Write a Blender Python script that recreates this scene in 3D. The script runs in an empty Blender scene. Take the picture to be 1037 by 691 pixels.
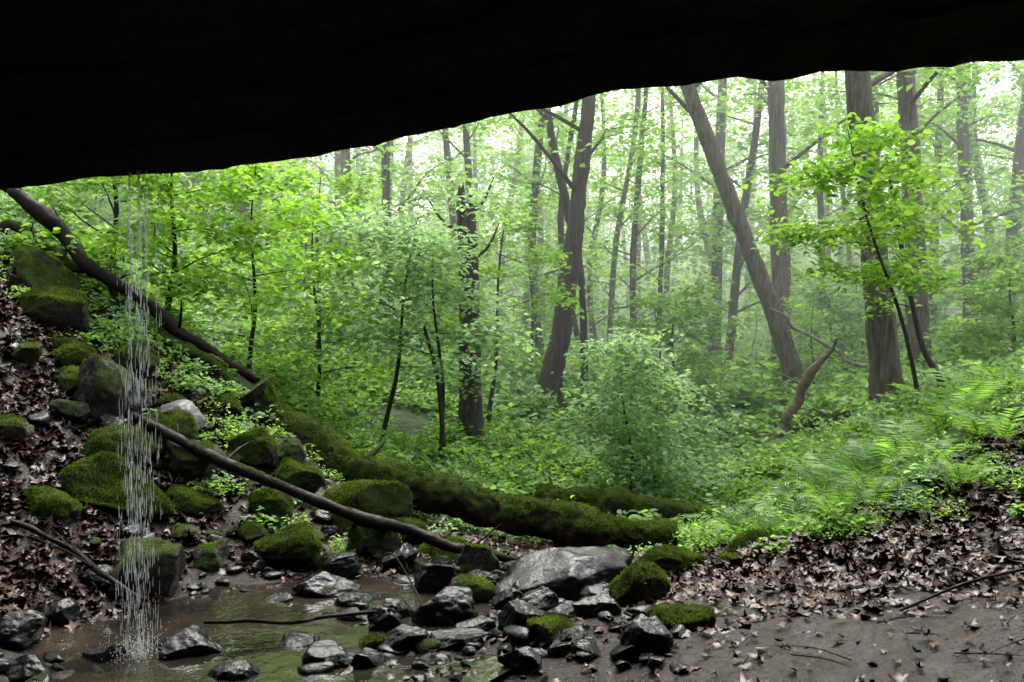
import bpy, bmesh, math, numpy as np
from mathutils import Vector
R = np.random.default_rng(7)
scene = bpy.context.scene
COL = scene.collection

# ------------------------------------------------------------------ noise
def _h(ix, iy, iz, s):
    n = (ix*374761393 + iy*668265263 + iz*2147483647 + s*974634777) & 0xFFFFFFFF
    n = ((n ^ (n >> 13))*1274126177) & 0xFFFFFFFF
    n = (n ^ (n >> 16)) & 0xFFFF
    return n/65535.0
def vn(P, s=0):
    P = np.asarray(P, float)
    i = np.floor(P).astype(np.int64); f = P-i; f = f*f*(3-2*f)
    r = 0
    for dx in (0, 1):
        for dy in (0, 1):
            for dz in (0, 1):
                w = (f[:, 0] if dx else 1-f[:, 0])*(f[:, 1] if dy else 1-f[:, 1])*(f[:, 2] if dz else 1-f[:, 2])
                r = r + w*_h(i[:, 0]+dx, i[:, 1]+dy, i[:, 2]+dz, s)
    return r*2-1
def fbm(P, o=4, s=0):
    r = 0; a = 1.0; t = 0
    P = np.asarray(P, float)
    for k in range(o):
        r = r+a*vn(P*(2.03**k)+17.3*k, s+k); t += a; a *= .5
    return r/t
def sstep(a, b, x):
    t = np.clip((x-a)/(b-a), 0, 1); return t*t*(3-2*t)

# ------------------------------------------------------------------ terrain
CP = np.array([
(-2.55,4.6,0.0),(0,4.6,0.0),(2.2,4.0,.2),(0,0,.0),(-4,0,.5),(4,0,.7),(0,2,.0),(-2.9,2,.1),(2.5,2,.25),
(-1.8,5.2,-.09),(-1.8,6.0,-.08),(-1.0,5.6,-.06),(-2.5,5.6,-.05),(-1.2,4.6,-.06),(-1.3,6.6,-.03),(-.3,6.0,-.02),(-.5,5.2,-.02),
(1.19,5,.1),(2.55,6.6,.2),(3.2,5.8,.37),(4.0,7.2,.74),(4.77,8.6,1.19),(3.27,8,.33),(2.33,7.2,.18),(3.93,8.5,.62),(.3,6.3,-.02),(.9,6,.03),
(3.47,14,-.32),(2.76,15,-.63),(-.64,14,.13),(.81,18,.41),(6.5,22,.64),(6.1,15,.58),(4.5,16,-.44),(5.2,28,-.85),
(8.7,45,-.94),(15,80,-.44),(11.1,20,1.16),(19.4,35,2.26),(20,50,1.4),(-2.34,13,.38),(-2.27,18,.64),(-3.7,13,1.2),(-4.08,12,1.75),
(-5.36,12,2.7),(-6.65,12,3.35),(-5.26,9.5,2.46),(-4.43,8,1.74),(-3.77,6.8,.94),(-3.33,6,.38),(-3.0,5.4,.11),(-3.58,8,1.06),
(-2.75,7.6,.6),(-2.0,7,.09),(-1.57,7.8,.2),(-2.48,9,.8),(-3.23,9.5,1.34),(-.85,9,-.02),(.36,8,-.18),(1.27,9,-.25),(1.78,7.5,-.04),
(.5,10.5,-.42),(1.4,10.5,-.5),(2.7,10.5,-.5),(2.6,9,-.1),(-5.8,25,2.9),(-9.8,25,4.2),(-20,25,8),(-20,12,9),(-9,5,5),(-9,0,5.5),(-6,3,2.2),(-6,5.5,2.2),
(9,5,3.0),(9,0,4.5),(10,10,2.4),(6,5,1.5),(6,2,1.6),(0,40,1.5),(-15,50,5),(0,70,3),(-40,50,14),(-50,100,18),(0,100,5),(15,100,3),(50,100,12),(40,50,8),
(25,20,5),(25,0,6),(-40,0,14),(100,150,24),(-100,150,30),(0,150,14),(0,-5,1.5),(0,-9,5),(-9,-9,7),(9,-9,7),(-30,-20,10),(30,-20,10),(0,-25,9),
(200,250,30),(-200,250,40),(0,300,30),(200,0,20),(-200,0,30)], float)
c0 = .5
def _phi(A, B):
    d = np.sqrt(((A[:, None, :]-B[None, :, :])**2).sum(-1)+c0*c0); return d
_n = len(CP); _A = np.zeros((_n+3, _n+3)); _K = _phi(CP[:, :2], CP[:, :2])
_A[:_n, :_n] = _K - np.eye(_n)*.03
_A[:_n, _n] = 1; _A[:_n, _n+1:] = CP[:, :2]; _A[_n:, :_n] = _A[:_n, _n:].T
_W = np.linalg.solve(_A, np.concatenate([CP[:, 2], [0, 0, 0]]))
def greenmask(x, y):
    yb = np.interp(x, [-9, -7, -5, -3.4, -2.6, -1.5, 0, 1.2, 1.8, 2.6, 4, 5, 9], [9.6, 9.4, 9.3, 9.0, 9.2, 9.2, 9.1, 8.6, 7.6, 7.2, 7.7, 8.3, 9.2])
    nz = fbm(np.stack([x*1.3, y*1.3, x*0], 1), 3, 5)
    return sstep(-.5, .5, y-yb+nz*.9)
def H(x, y):
    x = np.atleast_1d(np.asarray(x, float)); y = np.atleast_1d(np.asarray(y, float))
    out = np.empty(len(x))
    for s in range(0, len(x), 20000):
        P = np.stack([x[s:s+20000], y[s:s+20000]], 1)
        out[s:s+20000] = _phi(P, CP[:, :2])@_W[:_n]+_W[_n]+P@_W[_n+1:]
    z0 = x*0
    creek = np.exp(-(((x+1.6)/1.2)**2+((y-5.5)/1.0)**2))
    amp = .09*(1-.8*creek)
    out += amp*fbm(np.stack([x*1.7, y*1.7, z0], 1), 4, 1)
    far = sstep(12, 40, np.abs(y))
    out += far*.8*fbm(np.stack([x*.15, y*.15, z0], 1), 3, 2)
    out += .045*(1-.6*creek)*fbm(np.stack([x*7, y*7, z0], 1), 3, 3)
    return out
def h1(x, y): return float(H([x], [y])[0])

# ------------------------------------------------------------------ mesh builder
def build(name, parts, mats, smooth=True, link=True):
    Vs = []; loops = []; starts = []; mi = []; rn = []; off = 0; ls = 0
    for p in parts:
        V, F, m, r = p
        V = np.asarray(V, float); F = np.asarray(F, np.int64)
        if len(V) == 0: continue
        Vs.append(V); k = F.shape[1]
        loops.append((F+off).ravel()); starts.append(ls+np.arange(len(F))*k); ls += len(F)*k
        mi.append(np.full(len(F), m)); rn.append(np.broadcast_to(np.asarray(r, float), (len(V),))); off += len(V)
    V = np.concatenate(Vs); L = np.concatenate(loops); S = np.concatenate(starts); M = np.concatenate(mi); RN = np.concatenate(rn)
    me = bpy.data.meshes.new(name)
    me.vertices.add(len(V)); me.loops.add(len(L)); me.polygons.add(len(S))
    me.vertices.foreach_set('co', V.astype(np.float32).ravel())
    me.loops.foreach_set('vertex_index', L.astype(np.int32))
    me.polygons.foreach_set('loop_start', S.astype(np.int32))
    me.polygons.foreach_set('material_index', M.astype(np.int32))
    me.polygons.foreach_set('use_smooth', np.full(len(S), smooth))
    a = me.attributes.new('rnd', 'FLOAT', 'POINT'); a.data.foreach_set('value', RN.astype(np.float32))
    for m in mats: me.materials.append(m)
    me.update(calc_edges=True)
    if not link: return me
    ob = bpy.data.objects.new(name, me); COL.objects.link(ob); return ob

def resample(pts, n):
    P = np.asarray(pts, float); m = len(P)
    Q = np.vstack([2*P[0]-P[1], P, 2*P[-1]-P[-2]])
    t = np.linspace(0, m-1-1e-6, n); i = t.astype(int); f = (t-i)[:, None]
    a, b, c, d = Q[i], Q[i+1], Q[i+2], Q[i+3]
    return .5*((2*b)+(-a+c)*f+(2*a-5*b+4*c-d)*f**2+(-a+3*b-3*c+d)*f**3)
def tube(pts, n=12, seg=8, rough=0.0, seed=0, mat=0, cap=False, rnd=.5, nscale=3., flute=0., fine=0.):
    """pts rows: x,y,z,r"""
    Q = resample(pts, n); P = Q[:, :3]; r = np.maximum(Q[:, 3], .0005)
    T = np.gradient(P, axis=0); T /= np.linalg.norm(T, axis=1)[:, None]+1e-9
    ref = np.array([0, 0, 1.]) if abs(T[0][2]) < .8 else np.array([1., 0, 0])
    A = np.cross(T, ref); A /= np.linalg.norm(A, axis=1)[:, None]+1e-9; B = np.cross(T, A)
    th = np.linspace(0, 2*np.pi, seg, endpoint=False)
    D = A[:, None, :]*np.cos(th)[None, :, None]+B[:, None, :]*np.sin(th)[None, :, None]
    rr = r[:, None]*np.ones(seg)[None]
    if rough > 0:
        base = (P[:, None, :]+D*r[:, None, None])
        nz = fbm(base.reshape(-1, 3)*nscale, 3, seed).reshape(n, seg)
        rr = rr*(1+rough*nz)
        if fine > 0: rr = rr+fine*fbm(base.reshape(-1, 3)*22, 3, seed+5).reshape(n, seg)
    if flute > 0: rr = rr*(1+flute*np.sin(th*5+seed)[None]*np.linspace(1, 0, n)[:, None]**6)
    V = (P[:, None, :]+D*rr[:, :, None]).reshape(-1, 3)
    i = np.arange(n-1)[:, None]*seg; j = np.arange(seg)[None]; j2 = (j+1) % seg
    F = np.stack([i+j, i+j2, i+seg+j2, i+seg+j], -1).reshape(-1, 4)
    parts = [(V, F, mat, rnd)]
    if cap:
        for e, ring in ((0, 0), (1, (n-1)*seg)):
            c = P[0 if e == 0 else -1]
            VV = np.vstack([V[ring:ring+seg], c[None]])
            jj = np.arange(seg); FF = np.stack([jj, (jj+1) % seg, np.full(seg, seg)], 1)
            parts.append((VV, FF, mat, rnd))
    return parts

def leaves(C, size, rng, tilt=.35, wid=.32, six=False, droop=.25, mat=0, rnd=None, az=None, fold=.12):
    N = len(C)
    if N == 0: return (np.zeros((0, 3)), np.zeros((0, 4)), mat, 0.)
    az = rng.uniform(0, 2*np.pi, N) if az is None else az
    s = (size*rng.uniform(.65, 1.25, N))[:, None]
    n = np.stack([rng.normal(0, tilt, N), rng.normal(0, tilt, N), np.ones(N)], 1); n /= np.linalg.norm(n, axis=1)[:, None]
    a = np.stack([np.cos(az), np.sin(az), -droop+rng.normal(0, .15, N)], 1)
    a -= n*(a*n).sum(1)[:, None]; a /= np.linalg.norm(a, axis=1)[:, None]; b = np.cross(n, a)
    rnd = rng.uniform(0, 1, N) if rnd is None else rnd
    if six:
        co = [(0, 0, 0), (.28, wid*.95, fold), (.68, wid*.75, fold*.8), (1, 0, -.08), (.68, -wid*.75, fold*.8), (.28, -wid*.95, fold)]
        V = np.stack([C+s*(a*u+b*v+n*w) for u, v, w in co], 1).reshape(-1, 3)
        k = np.arange(N)[:, None]*6
        F = np.concatenate([k+np.array([[0, 5, 4, 3]]), k+np.array([[0, 3, 2, 1]])])
        return (V, F, mat, np.repeat(rnd, 6))
    co = [(0, 0, 0), (.45, wid, fold), (1, 0, 0), (.45, -wid, fold)]
    V = np.stack([C+s*(a*u+b*v+n*w) for u, v, w in co], 1).reshape(-1, 3)
    return (V, np.arange(N*4).reshape(N, 4), mat, np.repeat(rnd, 4))
def lobedleaves(C, size, rng, tilt, curl):
    """dead oak/maple leaves: lobed outline, curled, fan of triangles"""
    N = len(C); az = rng.uniform(0, 2*np.pi, N); s = (size*rng.uniform(.6, 1.3, N))[:, None]
    n = np.stack([rng.normal(0, tilt, N), rng.normal(0, tilt, N), np.ones(N)], 1); n /= np.linalg.norm(n, axis=1)[:, None]
    a = np.stack([np.cos(az), np.sin(az), np.zeros(N)], 1); a -= n*(a*n).sum(1)[:, None]; a /= np.linalg.norm(a, axis=1)[:, None]; b = np.cross(n, a)
    th = np.linspace(0, 2*np.pi, 12, endpoint=False); rad = np.array([.62, .34, .5, .3, .48, .3, .42, .3, .48, .3, .5, .34])
    cu = rng.normal(0, curl, (N, 1)); cv = rng.normal(0, curl, (N, 1))
    vs = [C]
    for t, r in zip(th, rad):
        r_ = r*rng.uniform(.8, 1.2, (N, 1)); u = math.cos(t)*r_; v = math.sin(t)*r_*.85
        vs.append(C+s*(a*u+b*v+n*(cu*u*u*2+cv*v*v*4+rng.normal(0, .03, (N, 1)))))
    V = np.stack(vs, 1).reshape(-1, 3); k = np.arange(N)[:, None]*13
    F = np.concatenate([k+np.array([[0, 1+q, 1+(q+1) % 12]]) for q in range(12)])
    return (V, F, 0, np.repeat(rng.uniform(0, 1, N)**1.2, 13))

# ------------------------------------------------------------------ materials
def newmat(name):
    m = bpy.data.materials.new(name); m.use_nodes = True; nt = m.node_tree; nt.nodes.clear()
    out = nt.nodes.new('ShaderNodeOutputMaterial'); return m, nt, out
def ramp(nt, fac, stops):
    r = nt.nodes.new('ShaderNodeValToRGB'); e = r.color_ramp.elements
    while len(e) < len(stops): e.new(.5)
    for el, (p, c) in zip(e, stops): el.position = p; el.color = (c[0], c[1], c[2], 1) if not isinstance(c, (int, float)) else (c, c, c, 1)
    nt.links.new(fac, r.inputs[0]); return r.outputs[0]
def noise(nt, scale, detail=5, rough=.6, vec=None, dist=0):
    n = nt.nodes.new('ShaderNodeTexNoise'); n.inputs['Scale'].default_value = scale; n.inputs['Detail'].default_value = detail
    n.inputs['Roughness'].default_value = rough; n.inputs['Distortion'].default_value = dist
    if vec is None:
        tc = nt.nodes.new('ShaderNodeTexCoord'); vec = tc.outputs['Object']
    nt.links.new(vec, n.inputs['Vector']); return n.outputs['Fac']
def mathn(nt, op, a, b=None, c=None, clamp=False):
    m = nt.nodes.new('ShaderNodeMath'); m.operation = op; m.use_clamp = clamp
    for i, v in enumerate((a, b, c)):
        if v is None: continue
        if isinstance(v, (int, float)): m.inputs[i].default_value = v
        else: nt.links.new(v, m.inputs[i])
    return m.outputs[0]
def mixc(nt, f, a, b):
    m = nt.nodes.new('ShaderNodeMix'); m.data_type = 'RGBA'
    if isinstance(f, (int, float)): m.inputs[0].default_value = f
    else: nt.links.new(f, m.inputs[0])
    for i, v in ((6, a), (7, b)):
        if isinstance(v, tuple): m.inputs[i].default_value = (*v, 1)
        else: nt.links.new(v, m.inputs[i])
    return m.outputs[2]
def bump(nt, h, strength, dist, prev=None):
    b = nt.nodes.new('ShaderNodeBump'); b.inputs['Strength'].default_value = strength; b.inputs['Distance'].default_value = dist
    nt.links.new(h, b.inputs['Height'])
    if prev is not None: nt.links.new(prev, b.inputs['Normal'])
    return b.outputs[0]
def principled(nt, out, col, rough, nrm=None, spec=.5):
    p = nt.nodes.new('ShaderNodeBsdfPrincipled')
    if isinstance(col, tuple): p.inputs['Base Color'].default_value = (*col, 1)
    else: nt.links.new(col, p.inputs['Base Color'])
    if isinstance(rough, (int, float)): p.inputs['Roughness'].default_value = rough
    else: nt.links.new(rough, p.inputs['Roughness'])
    p.inputs['Specular IOR Level'].default_value = spec
    if nrm is not None: nt.links.new(nrm, p.inputs['Normal'])
    if out is not None: nt.links.new(p.outputs[0], out.inputs[0])
    return p
def attr(nt, name='rnd'):
    a = nt.nodes.new('ShaderNodeAttribute'); a.attribute_name = name; return a.outputs['Fac']

def leafmat(name, dark, mid, light, tmul=1.6, tfac=.5, rough=.45, spec=.35):
    m, nt, out = newmat(name)
    c = ramp(nt, attr(nt), [(0, dark), (.5, mid), (1, light)])
    p = principled(nt, None, c, rough, None, spec)
    tr = nt.nodes.new('ShaderNodeBsdfTranslucent')
    mm = nt.nodes.new('ShaderNodeVectorMath'); mm.operation = 'MULTIPLY'; nt.links.new(c, mm.inputs[0]); mm.inputs[1].default_value = (tmul*1.1, tmul*1.1, tmul*.7)
    nt.links.new(mm.outputs[0], tr.inputs[0])
    mx = nt.nodes.new('ShaderNodeMixShader'); mx.inputs[0].default_value = tfac
    nt.links.new(p.outputs[0], mx.inputs[1]); nt.links.new(tr.outputs[0], mx.inputs[2]); nt.links.new(mx.outputs[0], out.inputs[0])
    return m
M_leafY = leafmat('leaf_yellow_green', (.07, .145, .018), (.15, .28, .035), (.23, .38, .07), 2.0)
M_leafG = leafmat('leaf_green', (.055, .12, .024), (.115, .22, .045), (.17, .3, .075), 2.0)
M_leafB = leafmat('leaf_pale_bluish', (.10, .185, .08), (.18, .3, .145), (.28, .41, .24), 1.6)
M_leafF = leafmat('leaf_canopy', (.075, .16, .032), (.155, .28, .062), (.24, .39, .10), 2.1)
M_fern = leafmat('fern_leaf', (.035, .085, .014), (.09, .19, .028), (.16, .31, .05), 1.7)
M_moss = leafmat('moss_tuft', (.025, .047, .005), (.07, .115, .011), (.155, .22, .022), 1.2, .3, .9, .1)

def barkmat(name, c1, c2, mossz=0.0, wet=.65):
    m, nt, out = newmat(name)
    tc = nt.nodes.new('ShaderNodeTexCoord'); mp = nt.nodes.new('ShaderNodeMapping'); mp.inputs['Scale'].default_value = (1, 1, .14)
    nt.links.new(tc.outputs['Object'], mp.inputs[0])
    n1 = noise(nt, 16, 6, .7, mp.outputs[0], .4); n2 = noise(nt, 2.5, 4)
    c = mixc(nt, ramp(nt, n2, [(.35, 0.), (.7, .6)]), ramp(nt, n1, [(.4, c1), (.62, c2)]), tuple(x*.8 for x in c2))
    if mossz:
        mk = ramp(nt, noise(nt, 3, 5), [(.5, 0.), (.62, mossz)]); c = mixc(nt, mk, c, (.06, .1, .03))
    principled(nt, out, c, wet, bump(nt, n1, 1., .08), .2); return m
M_bark = barkmat('bark_grey_brown', (.016, .013, .010), (.16, .13, .10), .45)
M_barkD = barkmat('bark_dark_wet', (.012, .009, .007), (.075, .06, .048), .0, .5)
M_barkP = barkmat('bark_pale', (.08, .07, .06), (.3, .27, .22), .3)

def mossrock(name, cd, cl, lo, hi, wet=.35, mosscol=((.018, .035, .004), (.07, .115, .012)), nsc=6, spec=.35, wr=.22):
    m, nt, out = newmat(name)
    g = nt.nodes.new('ShaderNodeNewGeometry'); sx = nt.nodes.new('ShaderNodeSeparateXYZ'); nt.links.new(g.outputs['Normal'], sx.inputs[0])
    n1 = noise(nt, nsc, 7, .65); n2 = noise(nt, 45, 4, .7); n3 = noise(nt, 2.2, 4)
    rock = mixc(nt, ramp(nt, n3, [(.35, 0.), (.65, 1.)]), ramp(nt, n1, [(.3, cd), (.75, cl)]), ramp(nt, n2, [(.3, cd), (.8, cl)]))
    mz = mathn(nt, 'ADD', sx.outputs[2], mathn(nt, 'MULTIPLY', mathn(nt, 'SUBTRACT', n3, .5), 2.6))
    mz = mathn(nt, 'ADD', mz, mathn(nt, 'MULTIPLY', mathn(nt, 'SUBTRACT', n1, .5), 1.6))
    mk = ramp(nt, mathn(nt, 'MULTIPLY_ADD', mz, .4, .4), [(lo, 0.), (hi, 1.)])
    nf = noise(nt, 140, 3, .7)
    moss = ramp(nt, mathn(nt, 'MULTIPLY_ADD', n2, .6, mathn(nt, 'MULTIPLY', nf, .4)), [(.35, mosscol[0]), (.65, mosscol[1])])
    c = mixc(nt, mk, rock, moss)
    ro = mathn(nt, 'ADD', mathn(nt, 'MULTIPLY', mk, .9), ramp(nt, n1, [(.35, max(.06, wet-.14)), (.65, wet+wr)]), clamp=True)
    b = bump(nt, n1, .6, .04); b = bump(nt, n2, .35, .008, b)
    b = bump(nt, mathn(nt, 'MULTIPLY', mathn(nt, 'ADD', n2, nf), mk), 1.0, .03, b)
    principled(nt, out, c, ro, b, spec); return m
M_rock0 = mossrock('wet_dark_rock', (.0025, .0024, .0022), (.016, .015, .0135), .9, 1.0, .16, spec=.2, wr=.06)
M_rock1 = mossrock('rock_some_moss', (.010, .009, .0085), (.055, .051, .047), .52, .68, .3, spec=.25)
M_rock2 = mossrock('rock_mossy', (.012, .01, .009), (.05, .045, .04), .32, .5, .35, spec=.25)
M_rockL = mossrock('rock_pale_grey', (.06, .057, .057), (.2, .195, .195), .8, .95, .45)
M_logm = mossrock('mossy_log', (.010, .007, .005), (.05, .034, .022), .38, .56, .55, spec=.2)
M_logd = mossrock('dark_log', (.005, .0035, .003), (.026, .017, .012), .8, .95, .55, spec=.12)

def caverock():
    m, nt, out = newmat('cave_sandstone')
    tc = nt.nodes.new('ShaderNodeTexCoord'); mp = nt.nodes.new('ShaderNodeMapping'); mp.inputs['Scale'].default_value = (.6, 1.2, 4)
    nt.links.new(tc.outputs['Object'], mp.inputs[0])
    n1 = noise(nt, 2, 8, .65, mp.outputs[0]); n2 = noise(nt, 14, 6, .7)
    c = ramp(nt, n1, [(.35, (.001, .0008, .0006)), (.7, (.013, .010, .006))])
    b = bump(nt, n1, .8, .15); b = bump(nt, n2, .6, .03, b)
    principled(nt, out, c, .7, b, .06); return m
M_cave = caverock()

def groundmat():
    m, nt, out = newmat('forest_floor')
    g = attr(nt, 'green'); w = attr(nt, 'wet')
    n1 = noise(nt, 5, 8, .7); n2 = noise(nt, 38, 5, .7); n3 = noise(nt, 1.2, 4)
    v = nt.nodes.new('ShaderNodeTexVoronoi'); v.inputs['Scale'].default_value = 22; tc = nt.nodes.new('ShaderNodeTexCoord')
    nv = nt.nodes.new('ShaderNodeTexNoise'); nv.inputs['Scale'].default_value = 12; nt.links.new(tc.outputs['Object'], nv.inputs['Vector'])
    va = nt.nodes.new('ShaderNodeVectorMath'); va.operation = 'MULTIPLY_ADD'; nt.links.new(nv.outputs['Color'], va.inputs[0]); va.inputs[1].default_value = (.1, .1, .1); nt.links.new(tc.outputs['Object'], va.inputs[2])
    nt.links.new(va.outputs[0], v.inputs['Vector'])
    sep = nt.nodes.new('ShaderNodeSeparateColor'); nt.links.new(v.outputs['Color'], sep.inputs[0])
    lit = ramp(nt, sep.outputs[0], [(0, (.007, .004, .0025)), (.5, (.02, .011, .007)), (1, (.05, .028, .017))])
    mud = ramp(nt, n2, [(.3, (.005, .0035, .0025)), (.7, (.024, .016, .011))])
    brown = mixc(nt, w, mixc(nt, .35, lit, mud), mixc(nt, n1, mud, lit))
    mossm = mathn(nt, 'MULTIPLY', ramp(nt, noise(nt, 2.6, 6, .6), [(.52, 0.), (.6, .8)]), attr(nt, 'mossy'))
    brown = mixc(nt, mossm, brown, ramp(nt, n2, [(.3, (.018, .036, .004)), (.7, (.065, .105, .012))]))
    gr = ramp(nt, n2, [(.3, (.015, .024, .008)), (.6, (.05, .09, .02))])
    gf = mathn(nt, 'MULTIPLY', g, ramp(nt, n1, [(.3, .4), (.5, 1.)]))
    c = mixc(nt, gf, brown, gr)
    ro = mathn(nt, 'ADD', mathn(nt, 'MULTIPLY', g, .5), ramp(nt, n1, [(.42, .08), (.6, .5)]), clamp=True)
    ro = mathn(nt, 'ADD', ro, mathn(nt, 'MULTIPLY', mossm, .5), clamp=True)
    b = bump(nt, n1, .8, .07); b = bump(nt, v.outputs['Distance'], .5, .02, b); b = bump(nt, n2, .8, .025, b)
    principled(nt, out, c, ro, b, .3); return m
M_ground = groundmat()

def simple(name, c1, c2, sc, rough, spec=.5, bs=.3):
    m, nt, out = newmat(name); n = noise(nt, sc, 4)
    principled(nt, out, ramp(nt, n, [(.3, c1), (.7, c2)]), rough, bump(nt, n, bs, .01), spec); return m
def littermat():
    m, nt, out = newmat('dead_leaf')
    c = ramp(nt, attr(nt), [(0, (.008, .004, .003)), (.5, (.032, .015, .009)), (.85, (.085, .042, .023)), (1, (.15, .085, .05))])
    n = noise(nt, 60, 3); c = mixc(nt, mathn(nt, 'MULTIPLY', n, .5), c, (.02, .01, .006))
    principled(nt, out, c, .4, None, .2); return m
M_litter = littermat()
def watermat():
    m, nt, out = newmat('stream_water')
    n = noise(nt, 7, 3, .5, None, .6); n2 = noise(nt, 1.6, 3)
    c = ramp(nt, n2, [(.35, (.008, .0065, .005)), (.65, (.032, .026, .019))])
    principled(nt, out, c, .03, bump(nt, n, .3, .03), 1.); return m
M_water = watermat()
m, nt, out = newmat('falling_water')
p = principled(nt, None, (.8, .85, .85), .1, None, .8); tr = nt.nodes.new('ShaderNodeBsdfTransparent')
mx = nt.nodes.new('ShaderNodeMixShader'); mx.inputs[0].default_value = .3; nt.links.new(p.outputs[0], mx.inputs[1]); nt.links.new(tr.outputs[0], mx.inputs[2]); nt.links.new(mx.outputs[0], out.inputs[0])
M_fall = m
M_wood = simple('broken_wood', (.035, .026, .02), (.19, .13, .085), 14, .7)

# ------------------------------------------------------------------ ground sheet
def axis(lo, hi, c, s, n):
    a = math.asinh((lo-c)/s); b = math.asinh((hi-c)/s); return c+s*np.sinh(np.linspace(a, b, n))
gx = axis(-260, 260, 0, 5.5, 620); gy = axis(-30, 330, 6.5, 4.0, 580)
X, Y = np.meshgrid(gx, gy); x = X.ravel(); y = Y.ravel(); z = H(x, y)
nx, ny = len(gx), len(gy)
i = np.arange(ny-1)[:, None]*nx; j = np.arange(nx-1)[None]
F = np.stack([i+j, i+j+1, i+nx+j+1, i+nx+j], -1).reshape(-1, 4)
ground = build('ground', [(np.stack([x, y, z], 1), F, 0, .5)], [M_ground])
a = ground.data.attributes.new('green', 'FLOAT', 'POINT'); a.data.foreach_set('value', greenmask(x, y).astype(np.float32))
wet = np.clip(sstep(7.0, 5.4, y)*sstep(-3.2, -2.4, x) + np.exp(-(((x+1.6)/1.3)**2+((y-5.6)/1.4)**2)), 0, 1)
a = ground.data.attributes.new('wet', 'FLOAT', 'POINT'); a.data.foreach_set('value', wet.astype(np.float32))
mos = sstep(6.4, 7.4, y)*sstep(.5, -1, x)*sstep(-6, -4, x)+.9*sstep(6.6, 7.2, y)*sstep(.5, 1.5, x)
a = ground.data.attributes.new('mossy', 'FLOAT', 'POINT'); a.data.foreach_set('value', np.clip(mos, 0, 1).astype(np.float32))

th = np.linspace(0, 2*np.pi, 60, endpoint=False)
rr = 1+.12*np.sin(3*th+1)+.08*np.sin(5*th)
V = np.vstack([[[-1.6, 5.5, .0]], np.stack([-1.6+2.0*rr*np.cos(th), 5.45+1.6*rr*np.sin(th), th*0], 1)]); V[:, 2] = -.006
jj = np.arange(60); build('stream_water', [(V, np.stack([jj*0, jj+1, (jj+1) % 60+1], 1), 0, .5)], [M_water])

# ------------------------------------------------------------------ rock overhang
lipx = [-12, -5, -2.77, -2.13, -1.49, -.74, -.2, .44, .97, 1.83, 2.78, 6, 12]
lipz = [1.9, 2.3, 2.53, 2.585, 2.66, 2.745, 2.90, 3.03, 3.09, 3.16, 3.21, 3.5, 3.6]
xs = np.linspace(-12, 12, 500)
ls_ = np.interp(xs, lipx, lipz)+.045*fbm(np.stack([xs*3.5, xs*0, xs*0], 1), 5, 8)
prof = []
for yy in np.concatenate([np.linspace(-12, 3.6, 60), np.linspace(3.7, 5.0, 50)]):
    inside = 5.0-yy
    zc = ls_+.30*(1-np.exp(-inside*.9))
    zc = zc+.10*np.clip(inside, 0, 1)*fbm(np.stack([xs*.8, xs*0+yy*1.5, xs*0], 1), 5, 9)
    st = np.floor((inside+.5*fbm(np.stack([xs*.5, xs*0+yy*.5, xs*0], 1), 3, 10))*2.2)*.02*np.clip(inside*3, 0, 1)
    prof.append(np.stack([xs, xs*0+yy, zc+st], 1))
for k, tt in enumerate(np.linspace(0.02, 1, 40)):
    zz = ls_+tt*3.2
    yy = 5.0+.12*np.sin(min(tt*8, 1.57))-.9*tt*tt+.15*fbm(np.stack([xs*.7, xs*0, zz*5], 1), 4, 11)*min(1, tt*8)
    prof.append(np.stack([xs, yy, zz], 1))
for yy in np.linspace(3.5, -12, 12):
    prof.append(np.stack([xs, xs*0+yy, ls_+3.3+.2*(3.9-yy)+.3*fbm(np.stack([xs*.3, xs*0+yy*.3, xs*0], 1), 3, 12)], 1))
P = np.concatenate(prof); nr = len(prof); nxx = len(xs)
i = np.arange(nr-1)[:, None]*nxx; j = np.arange(nxx-1)[None]
F = np.stack([i+j, i+j+1, i+nxx+j+1, i+nxx+j], -1).reshape(-1, 4)
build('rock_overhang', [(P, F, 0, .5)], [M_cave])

# ------------------------------------------------------------------ boulders
bm = bmesh.new(); bmesh.ops.create_icosphere(bm, subdivisions=5, radius=1)
IV = np.array([v.co[:] for v in bm.verts]); IF = np.array([[v.index for v in f.verts] for f in bm.faces]); bm.free()
bm = bmesh.new(); bmesh.ops.create_icosphere(bm, subdivisions=3, radius=1)
SV = np.array([v.co[:] for v in bm.verts]); SF = np.array([[v.index for v in f.verts] for f in bm.faces]); bm.free()
def rockshape(V, seed, cuts=11, rough=.08, cmin=.5, cmax=.85):
    r = np.random.default_rng(seed); P = V.copy()
    for k in range(cuts):
        n = r.normal(size=3); n /= np.linalg.norm(n); d = r.uniform(cmin, cmax)
        s = P@n; o = np.maximum(s-d, 0); P = P-(o*.92)[:, None]*n
    P = P*(1+rough*2*fbm(P*1.6+seed, 4, seed)[:, None]+rough*.8*fbm(P*6+seed, 4, seed+3)[:, None])
    P /= np.abs(P).max(0); return P
def vnormals(P, F):
    t = P[F[:, :3]]; fn = np.cross(t[:, 1]-t[:, 0], t[:, 2]-t[:, 0]); N = np.zeros_like(P)
    for k in range(3): np.add.at(N, F[:, k], fn)
    return N/(np.linalg.norm(N, axis=1)[:, None]+1e-12)
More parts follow.
